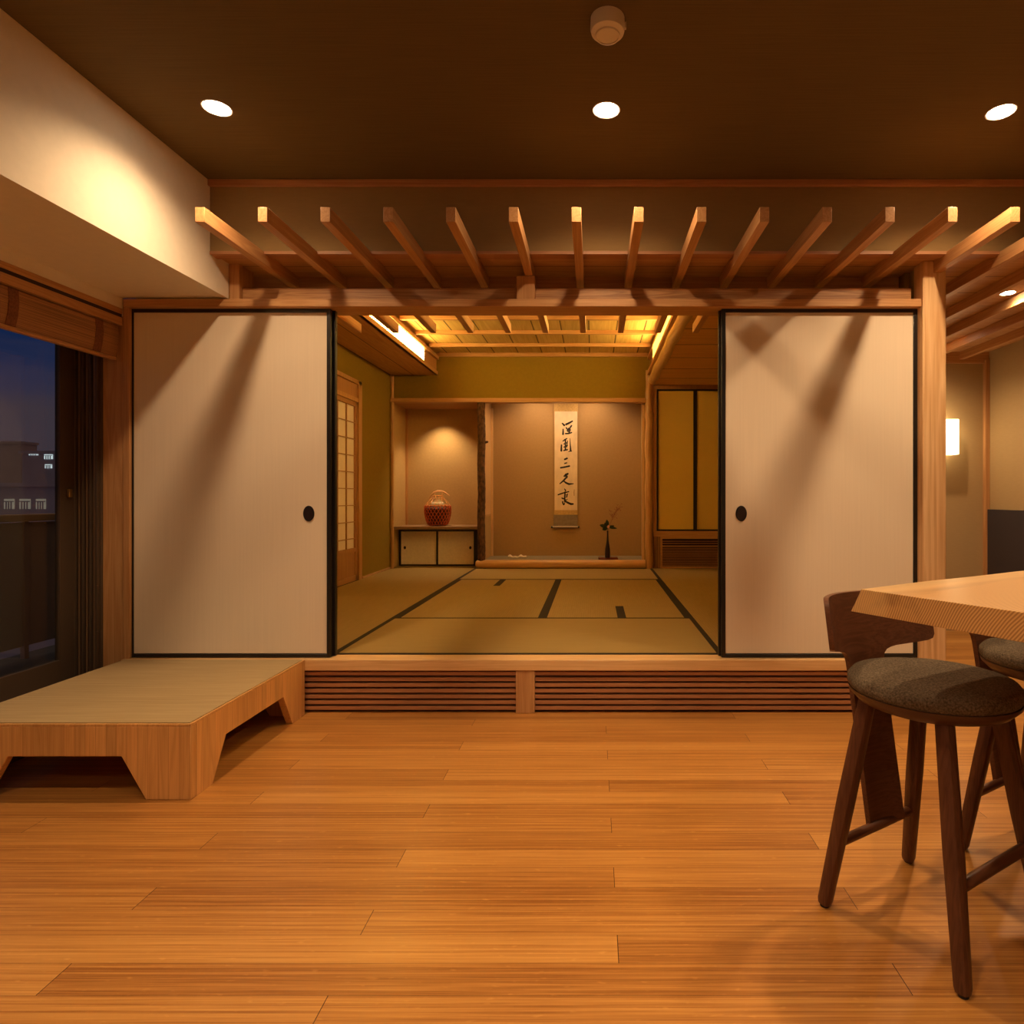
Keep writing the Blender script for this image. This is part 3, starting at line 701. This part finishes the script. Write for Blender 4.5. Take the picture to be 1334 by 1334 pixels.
st1 = [[(310,405,30),(370,465,50)], [(400,440,50),(480,405,50),(572,352,34)], [(335,548,26),(333,690,46)], [(410,515,34),(440,560,34)], [(548,462,36),(505,520,36),(430,600,30)],
       [(460,530,28),(520,560,30)], [(490,545,34),(485,650,40)], [(445,612,28),(525,590,28)], [(388,665,34),(470,662,40),(552,638,30)],
       [(326,852,24),(380,815,34),(432,785,26)], [(392,815,34),(392,1075,38)], [(350,925,26),(445,882,26)], [(352,1002,28),(448,955,28)], [(345,1085,34),(448,1062,34)],
       [(445,840,22),(425,1000,26)], [(295,942,34),(290,1100,48)], [(506,778,12),(512,930,26),(522,1100,46)], [(465,1112,14),(545,1095,36)]]
st2 = [[(368,165,44),(442,132,44)], [(368,265,28),(430,244,30)], [(268,370,38),(380,352,40),(500,325,42)],
       [(352,585,30),(405,545,60),(462,512,42)], [(375,580,30),(430,585,34)], [(440,570,30),(425,625,34)], [(410,615,42),(345,690,44),(252,768,24)], [(350,700,30),(410,745,46),(480,775,50),(595,765,20)],
       [(368,888,20),(400,940,36)], [(205,1042,30),(290,1012,34),(370,985,30),(480,962,30)], [(385,960,32),(375,1100,34),(378,1210,42)], [(445,1015,24),(425,1100,26)], [(385,1050,18),(435,1040,18)],
       [(385,1095,18),(425,1095,20)], [(298,1118,28),(350,1140,40)], [(322,1205,34),(330,1250,34),(355,1290,40)], [(380,1225,18),(360,1285,22)], [(385,1195,40),(450,1235,48),(530,1270,52),(590,1268,40)], [(400,1170,22),(445,1150,14)]]
def stroke(mb, pts, y0):
    q = [(SX(716 + a / 19.05), SZ(y0 + c / 19.05), wd / 19.05 / F * SD / 2) for a, c, wd in pts]
    L_, R_ = [], []
    for i, (x, z, r) in enumerate(q):
        a = q[max(i-1, 0)]; c = q[min(i+1, len(q)-1)]
        dx, dz = c[0]-a[0], c[1]-a[1]; l = math.hypot(dx, dz); nx, nz_ = -dz/l, dx/l
        L_.append((x + nx*r, z + nz_*r)); R_.append((x - nx*r, z - nz_*r))
    (x0, z0, r0), (x1, z1, r1) = q[0], q[-1]
    def capp(A, B, x, z, ox, oz, r):
        l = math.hypot(x-ox, z-oz); return (x + (x-ox)/l*r*.6, z + (z-oz)/l*r*.6)
    poly = L_ + [capp(0, 0, x1, z1, q[-2][0], q[-2][1], r1)] + R_[::-1] + [capp(0, 0, x0, z0, q[1][0], q[1][1], r0)]
    mb.prism(poly, SD - .0034, SD - .0016)
groups = [(st1[:9], 530), (st1[9:], 530), (st2[:3], 590), (st2[3:8], 590), (st2[8:], 590)]
for gr, y0 in groups:
    mb = MB()
    for k_, s_ in enumerate(gr):
        m_ = MB(); stroke(m_, s_, y0)
        for v in m_.bm.verts: v.co.y += k_ * .00003
        me_ = bpy.data.meshes.new('tmp'); m_.bm.to_mesh(me_); m_.bm.free(); mb.bm.from_mesh(me_); bpy.data.meshes.remove(me_)
    mb.build('ink_character', M['ink'], pp)
mb = MB(); stroke(mb, [(612, 905, 12), (606, 985, 16), (610, 1065, 12)], 590); mb.build('signature', M['seal'], pp)

# tray, vase, flowers, folded cloth
tz = .352
cx, cy = (791.5 - VX) / F * 7.12, 7.12
tag(MB().box(cx-.105, cx+.115, cy-.085, cy+.085, tz, tz+.014).build('lacquer_tray', M['lacquer_red'], bevel=.004), 'dark red lacquer tray under the slim vase in the tokonoma', 'tray')
vz = tz + .014
tag(MB().lathe([(.026, 0), (.030, .01), (.031, .06), (.028, .10), (.018, .15), (.011, .20), (.0085, .25), (.008, .29), (.012, .30), (.009, .302), (.006, .29)], (cx, cy, vz), 24).build('slim_vase', M['bronze'], smooth=True),
    'slim dark bronze vase with a long neck standing on the red tray', 'vase')
t = thing('flower_arrangement', 'small camellia bud with dark leaves and a reddish twig in the slim vase', 'flowers', (cx, cy, vz + .30))
fz = vz + .30
MB().tube([(cx, cy, fz - .02), (cx + .002, cy, fz + .03), (cx - .01, cy - .005, fz + .06)], .0025, 6).build('stem', M['leaf'], t)
def leaf(ax, az, ln, wd, tilt=0):
    b = MB(); n_ = 8; base = Vector((cx, cy - .01, fz + .045)); d = Vector((ax, tilt, az)).normalized(); s_ = d.cross(Vector((.2, 1, .1))).normalized()
    up = []; lo = []
    for i in range(n_ + 1):
        u = i / n_; ww = wd * math.sin(math.pi * min(1, u * .97 + .02)) ** .8; c0 = base + d * ln * u + Vector((0, -.008 * math.sin(u * 3), 0))
        up.append(b.bm.verts.new(c0 + s_ * ww)); lo.append(b.bm.verts.new(c0 - s_ * ww))
    for i in range(n_): b.bm.faces.new((up[i], up[i+1], lo[i+1], lo[i]))
    o = b.build('leaf', M['leaf'], t); md = o.modifiers.new('solid', 'SOLIDIFY'); md.thickness = .0012
for a in ((-.9, .25, .095, .022, -.2), (-.5, -.25, .075, .024, -.3), (-.1, 1, .085, .021, -.1), (.95, -.12, .11, .014, -.2), (-.4, .6, .07, .022, -.4), (.8, .15, .08, .012, .2)): leaf(*a)
MB().lathe([(0, -.018), (.012, -.012), (.017, 0), (.014, .012), (.006, .020), (0, .021)], (cx + .008, cy - .02, fz + .048), 16).build('bud', M['bud'], t, smooth=True)
b = MB(); R_ = random.Random(3)
tip = Vector((cx + .11, cy, fz + .26))
b.tube([(cx, cy, fz), (cx + .03, cy, fz + .08), (cx + .06, cy, fz + .15), tuple(tip)], [.002, .0018, .0014, .001], 6)
for k in range(26):
    u = .35 + .65 * R_.random(); p = Vector((cx + .02, cy, fz + .05)).lerp(tip, u); q = p + Vector((R_.uniform(-.05, .06), R_.uniform(-.02, .02), R_.uniform(-.02, .07)))
    b.tube([tuple(p), tuple(q)], .0010, 4)
    for j in range(2):
        c0 = q + Vector((R_.uniform(-.01, .01), 0, R_.uniform(-.01, .01)))
        b.lathe([(0, -.004), (.004, 0), (0, .004)], tuple(c0), 6)
b.build('twig', M['berry'], t)
b = MB(); x0 = (662.5 - VX) / F * 7.25; n_ = 28; ring = []
for i in range(n_ + 1):
    u = i / n_; x = x0 + u * .205; h = .022 + .009 * math.sin(u * 9 + 1.2) + .006 * math.sin(u * 21); wd = .045 - .012 * abs(u - .5)
    ring.append([b.bm.verts.new((x, 7.25 + wd * math.cos(a) + .004 * math.sin(u * 14), tz + .0005 + max(0, h * .5 + h * .55 * math.sin(a)))) for a in [2*math.pi*k/12 for k in range(12)]])
for a, c in zip(ring, ring[1:]):
    for k in range(12): b.bm.faces.new((a[k], a[(k+1) % 12], c[(k+1) % 12], c[k]))
b.bm.faces.new(ring[0]); b.bm.faces.new(ring[-1][::-1])
tag(b.build('folded_cloth', M['cloth'], smooth=True), 'small white folded cloth lying on the tokonoma floor behind the log sill', 'cloth')

# ================================================================== ochre closet doors and vent
def closet(n, x0, x1, lw):
    t = bpy.data.objects.new(f'door_{n}', None); C.objects.link(t); t.location = ((x0+x1)/2, 7.0, .672); t['kind'] = 'structure'; t.empty_display_size = .05
    box(x0 + lw, x1 - .018, 7.012, 7.03, .672 + .018, 2.245 - .018).build('ochre_panel', M['gold_paper'], t)
    MB().box(x0, x0 + lw, 7.0, 7.03, .672, 2.245).box(x1 - .018, x1, 7.0, 7.03, .672, 2.245).box(x0 + lw, x1 - .018, 7.0, 7.03, .672, .690).box(x0 + lw, x1 - .018, 7.0, 7.03, 2.227, 2.245).build('lacquered_frame', M['black'], t)
closet(7, .703, 1.128, .018)
closet(8, 1.129, RR - .001, .020)
t = thing('slatted_vent', 'dark slatted vent panel beneath the ochre closet doors', 'vent grille', (1.12, 7.0, TZ))
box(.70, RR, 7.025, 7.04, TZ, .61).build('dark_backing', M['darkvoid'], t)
b = MB().box(.745, .765, 6.99, 7.025, TZ, .61).box(.765, RR, 6.99, 7.025, .585, .61).box(.765, RR, 6.99, 7.025, TZ, .280).box(.765, RR, 6.995, 7.02, .497, .510)
b.build('wooden_frame', M['wood_x'], t)
b = MB()
for k in range(5): b.box(.672 + k*.0145, .680 + k*.0145, 6.995, 7.02, TZ, .61)
b.build('ribbed_side', M['shoji_wood'], t)
for k in range(2): box(.765, RR, 6.998, 7.018, .530 + k*.024, .538 + k*.024).build('slat', M['slat'], t)
for k in range(11): box(.765, RR, 6.998, 7.018, .290 + k*.0185, .298 + k*.0185).build('slat', M['slat'], t)

# ================================================================== dais
X0, X1, Y0, Y1, H = -2.262, -1.390, 2.178, 3.040, .266
t = thing('low_dais', 'low square wooden step platform topped with a woven mat beside the window', 'platform', ((X0+X1)/2, (Y0+Y1)/2, 0))
th = .03
def side(u0, u1, la, lb):
    c = (la - u0)
    return [(u0, 0), (la, 0), (la + .085, .150), (lb - .085, .150), (lb, 0), (u1, 0), (u1, H - .012), (u0, H - .012)]
MB().prism(side(X0, X1, X0 + .155, X1 - .155), Y0, Y0 + th, 'y').build('front_board', M['dais'], t, bevel=.003)
MB().prism(side(X0, X1, X0 + .155, X1 - .155), Y1 - th, Y1, 'y').build('rear_board', M['dais'], t, bevel=.003)
MB().prism(side(Y0 + th, Y1 - th, Y0 + .125, Y1 - .125), X1 - th, X1, 'x').build('side_board', M['dais_side'], t)
MB().prism(side(Y0 + th, Y1 - th, Y0 + .125, Y1 - .125), X0, X0 + th, 'x').build('side_board', M['dais_side'], t)
MB().box(X0, X1, Y0, Y1, H - .012, H - .004).build('top_board', M['dais'], t)
MB().box(X0 + .008, X1 - .008, Y0 + .008, Y1 - .008, H - .004, H).build('woven_mat', M['dais_mat'], t, bevel=.001)

# ================================================================== window
t = bpy.data.objects.new('window_1', None); C.objects.link(t); t.location = (-2.5, .75, 0); t['kind'] = 'structure'; t.empty_display_size = .05
b = MB()
b.box(-2.56, -2.385, 3.056, 3.075, .0, 1.93)
for x in (-2.395, -2.425, -2.462, -2.50, -2.54): b.box(x - .006, x + .004, 3.040, 3.058, .1, 1.93)
b.box(-2.56, -2.39, -1.6, 3.056, .10, .165).box(-2.56, -2.39, -1.6, 3.056, 1.86, 1.93)
b.build('outer_frame', M['alu'], t, bevel=.0015)
b = MB()
for x in (-2.410, -2.445, -2.482): b.box(x - .004, x + .004, 3.046, 3.0565, .1, 1.93)
b.build('track', M['alu2'], t)
for (a, c, xx) in ((.78, 3.045, -2.515), (-1.55, .86, -2.54)):
    s_ = MB().box(xx-.012, xx+.014, c-.085, c, .165, 1.86).box(xx-.012, xx+.014, a, a+.06, .165, 1.86).box(xx-.012, xx+.014, a+.06, c-.085, .165, .282).box(xx-.012, xx+.014, a+.06, c-.085, 1.80, 1.86).build('sash', M['alu'], t, bevel=.0015)
    box(xx-.003, xx+.003, a+.06, c-.085, .282, 1.80).build('glass_pane', M['glass'], s_)
l_ = MB().box(-2.500, -2.486, 2.995, 3.012, 1.045, 1.085).box(-2.488, -2.478, 2.985, 3.0, 1.06, 1.072)
tag(l_.build('latch', M['brass'], t, bevel=.002), 'small brass latch')
for z in (.62, 1.0, .40): MB().lathe([(0, 0), (.004, .0), (0, .002)], (-2.39, 3.04, z), 8).build('screw', M['alu2'], t)

t = thing('bamboo_blind', 'half raised bamboo roll blind at the top of the window', 'blind', (-2.32, 1.9, 1.71))
def blind_mat():
    m = plain('split_bamboo', (.36, .175, .065, 1), .6, noise=.55, nscale=(1, .25, 60), ns=7, bump=.8); return m
BM = blind_mat()
b = MB(); prof = [(-2.318, 1.878), (-2.300, 1.872), (-2.297, 1.82), (-2.302, 1.77), (-2.312, 1.725), (-2.330, 1.722), (-2.335, 1.80), (-2.332, 1.875)]
b.prism(prof, 1.2, 3.055, 'y'); b.build('slats', BM, t)
MB().box(-2.334, -2.306, 1.2, 3.053, 1.709, 1.724).build('bottom_bar', M['wood_y'], t, bevel=.003)
for y in (1.62, 2.06, 2.50, 2.935):
    MB().prism([(a + .003, z) for a, z in prof[1:5]] + [(a + .0005, z) for a, z in prof[1:5]][::-1], y - .022, y + .022, 'y').build('strap', plain('brown_strap', (.20, .075, .03, 1), .9, noise=.3, ns=120), t)

# ================================================================== outside: balcony and night city
struct('floor_balcony', box(-3.75, -2.56, -3, 8, -.12, .02), M['concrete'])
t = thing('balcony_railing', 'balcony railing with a brown handrail and smoked panels outside the window', 'railing', (-3.62, 2.5, .02))
box(-3.65, -3.59, -3, 8, .893, .938).build('handrail', M['rail'], t, bevel=.006)
for k in range(11):
    y = -3 + k * 1.0
    box(-3.635, -3.605, y, y + .03, .02, .893).build('railing_post', M['railpanel'], t)
    box(-3.625, -3.615, y + .03, y + 1.0, .10, .886).build('smoked_panel', M['railpanel'], t)
def building(label, px0, px1, ptop, d, mat, wins, depth=8):
    s = d / F; xa, xb = (px0 - VX) * s, (px1 - VX) * s; zt = E + (VY - ptop) * s
    t = thing('distant_building', label, 'building', ((xa + xb) / 2, d + depth/2, -16))
    box(xa, xb, d, d + depth, -16, zt).build('block', mat, t)
    box(xa - .2, xb + .2, d - .2, d + depth, zt, zt + .25).build('parapet', mat, t)
    for (a, c, y0, y1, mm) in wins:
        xa_, xc_, za, zc = (a - VX) * s, (c - VX) * s, E + (VY - y1) * s, E + (VY - y0) * s
        f = box(xa_, xc_, d - .05, d + .05, za, zc).build('lit_window', mm, t)
        bb = MB(); n = 4
        for i in range(1, n): bb.box(xa_ + (xc_-xa_)*i/n - .035, xa_ + (xc_-xa_)*i/n + .035, d - .09, d - .05, za, za + (zc - za) * .72)
        bb.box(xa_, xc_, d - .09, d - .05, za + (zc-za)*.70, za + (zc-za)*.80)
        bb.build('mullions', mat, f)
building('taller dark building on the skyline at the far left', -60, 27, 578, 68, M['bldg2'], [], depth=2)
building('dark building with cold white lights beyond the window', 29, 130, 591, 58, M['bldg'], [(58, 69, 592, 598, M['winlit2']), (59, 68, 605, 610, M['winlit2']), (38, 50, 591.6, 593, M['winlit2'])])
building('low wide building with three lit windows beyond the balcony', -90, 125, 634, 42, M['bldg'], [(6, 19, 650, 663, M['winlit']), (26, 40, 650, 663, M['winlit']), (47.5, 60, 650, 663, M['winlit'])])

# ================================================================== hall: sconce and wainscot
struct('trim_28', box(3.070, 3.09, 1.2, 4.915, 0, .952), M['charcoal'])
t = thing('wall_sconce', 'glowing paper box wall lamp in the hall beyond the tall pillar', 'wall lamp', (2.70, 4.88, 1.38))
box(2.60, 2.80, 4.83, 4.935, 1.375, 1.645).build('paper_shade', M['sconce'], t, bevel=.003)
box(2.64, 2.76, 4.935, 4.95, 1.42, 1.60).build('back_plate', M['wood_x'], t)

# ================================================================== lights
def spot(name, loc, power, size=146, blend=1.0, radius=.03, col=WARM, aim=None, parent=None):
    l = bpy.data.lights.new(name, 'SPOT'); l.energy = power; l.color = col; l.spot_size = math.radians(size); l.spot_blend = blend; l.shadow_soft_size = radius
    o = bpy.data.objects.new(name, l); C.objects.link(o)
    if aim is not None:
        o.rotation_euler = (Vector(aim) - Vector(loc)).to_track_quat('-Z', 'Y').to_euler()
    if parent is not None: o.parent = parent; o.location = Vector(loc) - wloc(parent)
    else: o.location = loc
    return o
def downlight(x, y, z, power, label, group, q=1.0, **k):
    t = thing('downlight', label, 'ceiling light', (x, y, z), group=group)
    MB().lathe([(.047*q, 0), (.051*q, -.002), (.053*q, 0), (.053*q, .004), (.047*q, .004)], (x, y, z), 32, cap=False).build('rim', M['white_plastic'], t, smooth=True)
    MB().lathe([(.046*q, -.001), (.046*q, .003)], (x, y, z), 32).build('lens', M['lamp'], t)
    spot('bulb', (x, y, z - .012), power, parent=t, **k)
downlight(-1.415, 2.372, CZ, DOWN_W * .93, 'round ceiling downlight on the left, next to the cream soffit', 'living room downlights')
downlight(.049, 2.385, CZ, DOWN_W * 1.06, 'round ceiling downlight in the middle, behind the smoke detector', 'living room downlights')
downlight(1.548, 2.396, CZ, DOWN_W * 1.38, 'round ceiling downlight on the right, above the pillar side', 'living room downlights')
for y in (.75, -.9):
    for x in (-1.415, .049, 1.548):
        downlight(x, y, CZ, BACK_W, 'round ceiling downlight outside the picture, ' + {-1.415: 'left', .049: 'middle', 1.548: 'right'}[x] + ' one of the ' + ('second' if y > 0 else 'third') + ' row', 'downlights nearer the viewer')
downlight(2.305, 3.51, 2.182, HALL_W, 'round downlight between the rafters of the hall', 'hall downlights', q=.78)
downlight(2.448, 4.54, 2.182, HALL_W * .6, 'round downlight of the hall, behind the tall pillar', 'hall downlights', q=.78)
for x_ in (-.66, -.02): spot('alcove_bulb', (x_, 7.17, 2.34), TOKO_W, size=150, blend=.8, radius=.03, aim=(x_, 7.42, 0))
spot('shelf_bulb', (-1.78, 7.285, 2.085), WAKI_W, size=102, blend=.85, radius=.02, aim=(-1.78, 7.40, .5), col=(1, .66, .32))

spot('shelf_beam', (-1.79, 7.275, 2.085), 42, size=36, blend=1.0, radius=.02, aim=(-1.79, 7.262, .5), col=(1, .70, .40))
# smoke detector
sx, sy = (791.5 - VX) / F * 1.93, 1.93
t = thing('smoke_detector', 'round white smoke detector on the ceiling', 'smoke detector', (sx, sy, CZ))
MB().lathe([(.052, 0), (.053, -.03), (.050, -.042), (.038, -.050), (.0, -.050)][::1], (sx, sy, CZ), 40).build('body', M['white_plastic'], t, smooth=True)
MB().lathe([(.038, -.050), (.037, -.055), (.033, -.056), (.033, -.052), (0, -.052)], (sx, sy, CZ), 36).build('cap', M['white_plastic'], t, smooth=True)
MB().lathe([(.0, -.048), (.003, -.048), (0, -.051)], (sx + .002, sy + .043, CZ), 8).build('indicator', M['berry'], t)
box(sx + .050, sx + .057, sy - .005, sy + .005, CZ - .03, CZ - .012).build('lug', M['white_plastic'], t)

# ================================================================== table
ang = math.atan2(.505, .863)
t = thing('slab_table', 'high table with a thick live edge wooden slab top, cut off by the right border', 'table', (.599, 1.412, 0), rz=ang)
T = .84; TH = .054; Lg = 2.2; Wd = .80
b = MB(); n_ = 40; rows = []
for i in range(n_ + 1):
    u = i / n_ * Lg; wob = (.006 * math.sin(u * 5.1) + .004 * math.sin(u * 11)) * min(1, i / 6); wob2 = .02 * math.sin(u * 3.3 + 1) * min(1, i / 6)
    rows.append([b.bm.verts.new(p) for p in ((u, 0 + wob, T), (u, .006 + wob, T - .014), (u, .016 + wob, T - .034), (u, .027 + wob, T - TH), (u, -Wd + wob2, T - TH), (u, -Wd - .03 + wob2, T - TH + .01), (u, -Wd - .004 + wob2, T))])
for a, c in zip(rows, rows[1:]):
    for k in range(7): b.bm.faces.new((a[k], a[(k+1) % 7], c[(k+1) % 7], c[k]))
b.bm.faces.new(rows[0]); b.bm.faces.new(rows[-1][::-1])
b.build('slab_top', M['slab'], t, local=True, bevel=.0012)
for x in (1.02, 1.85):
    MB().prism([(-.12, 0), (-.68, 0), (-.62, T - TH), (-.18, T - TH)], x, x + .05, 'x').build('leg', M['walnut_z'], t, local=True, bevel=.004)
MB().box(1.07, 1.85, -.43, -.37, .30, .36).build('stretcher', M['walnut_x'], t, local=True, bevel=.004)

# ================================================================== stools
def stool():
    t = thing('bar_stool', '', 'stool', (0, 0, 0))
    # frame legs: local +y is the back
    tops = {(-1, 1): (-.115, .095), (1, 1): (.115, .095), (-1, -1): (-.115, -.095), (1, -1): (.115, -.095)}
    for (sx_, sy_), (tx, ty) in tops.items():
        bx, by = sx_ * .184, sy_ * .173
        p0, p1 = Vector((bx, by, .006)), Vector((tx, ty, .552))
        g = MB().tube([tuple(p0), tuple(p0.lerp(p1, .02)), tuple(p0.lerp(p1, .5)), tuple(p1)], [.014, .0165, .020, .0185], 16, sq=3.2).build('leg', M['walnut_z'], t, smooth=True, local=True)
        MB().lathe([(.011, 0), (.011, .008), (0, .008)], (bx, by, 0), 14).build('foot_pad', M['rubber'], g, local=True)
    def at(sx_, sy_, z):
        tx, ty = tops[(sx_, sy_)]; u = z / .552; return (sx_*.184 + (tx - sx_*.184)*u, sy_*.173 + (ty - sy_*.173)*u, z)
    MB().tube([at(-1, 1, .165), at(1, 1, .165)], .0125, 14).build('rail', M['walnut_x'], t, smooth=True, local=True)
    MB().tube([at(-1, -1, .20), at(1, -1, .20)], .0135, 14).build('rail', M['walnut_x'], t, smooth=True, local=True)
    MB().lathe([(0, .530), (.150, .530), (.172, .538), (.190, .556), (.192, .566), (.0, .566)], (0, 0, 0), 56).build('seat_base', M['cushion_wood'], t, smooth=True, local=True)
    MB().lathe([(0, .566), (.188, .566), (.195, .576), (.194, .590), (.184, .602), (.14, .610), (0, .613)], (0, 0, 0), 64).build('cushion', M['fabric'], t, smooth=True, local=True)
    # bent T-shaped back
    rowsp = [(.165, .063), (.30, .063), (.45, .063), (.55, .063), (.590, .064), (.606, .068), (.616, .076), (.622, .088), (.627, .105), (.640, .172), (.645, .190), (.652, .203), (.664, .208), (.70, .208), (.74, .208), (.760, .207), (.770, .203), (.776, .194), (.779, .180)]
    Rr = .235; nc = 28; b = MB()
    def P(s, z, off):
        ph = s / Rr + .155; y0 = .150 + (.242 - .150) * (z - .165) / (.785 - .165)
        r = Rr + off
        return (r * math.sin(ph), y0 - Rr + r * math.cos(ph), z)
    G = []
    for off in (0, .013):
        G.append([[b.bm.verts.new(P(-w_ + 2 * w_ * j / nc, z, off)) for j in range(nc + 1)] for z, w_ in rowsp])
    for g in G:
        for r0, r1 in zip(g, g[1:]):
            for j in range(nc): b.bm.faces.new((r0[j], r0[j+1], r1[j+1], r1[j]))
    A, B = G
    for j in range(nc):
        b.bm.faces.new((A[0][j], A[0][j+1], B[0][j+1], B[0][j])); b.bm.faces.new((A[-1][j], A[-1][j+1], B[-1][j+1], B[-1][j]))
    for i in range(len(rowsp) - 1):
        for j in (0, nc): b.bm.faces.new((A[i][j], A[i+1][j], B[i+1][j], B[i][j]))
    b.build('backrest', M['walnut_x'], t, smooth=True, local=True)
    return t
s1 = stool(); s1['label'] = 'nearer dark walnut stool with a grey tweed seat, its curved back behind the table corner'
s1['group'] = 'walnut stools at the slab table'
s1.location = (.840, 1.567, 0); s1.rotation_euler.z = math.radians(32)
s2 = copy_tree(s1); s2['label'] = 'farther dark walnut stool with a grey tweed seat, partly cut off by the right border'
s2.location = (.840 + .505, 1.567 + .262, 0)
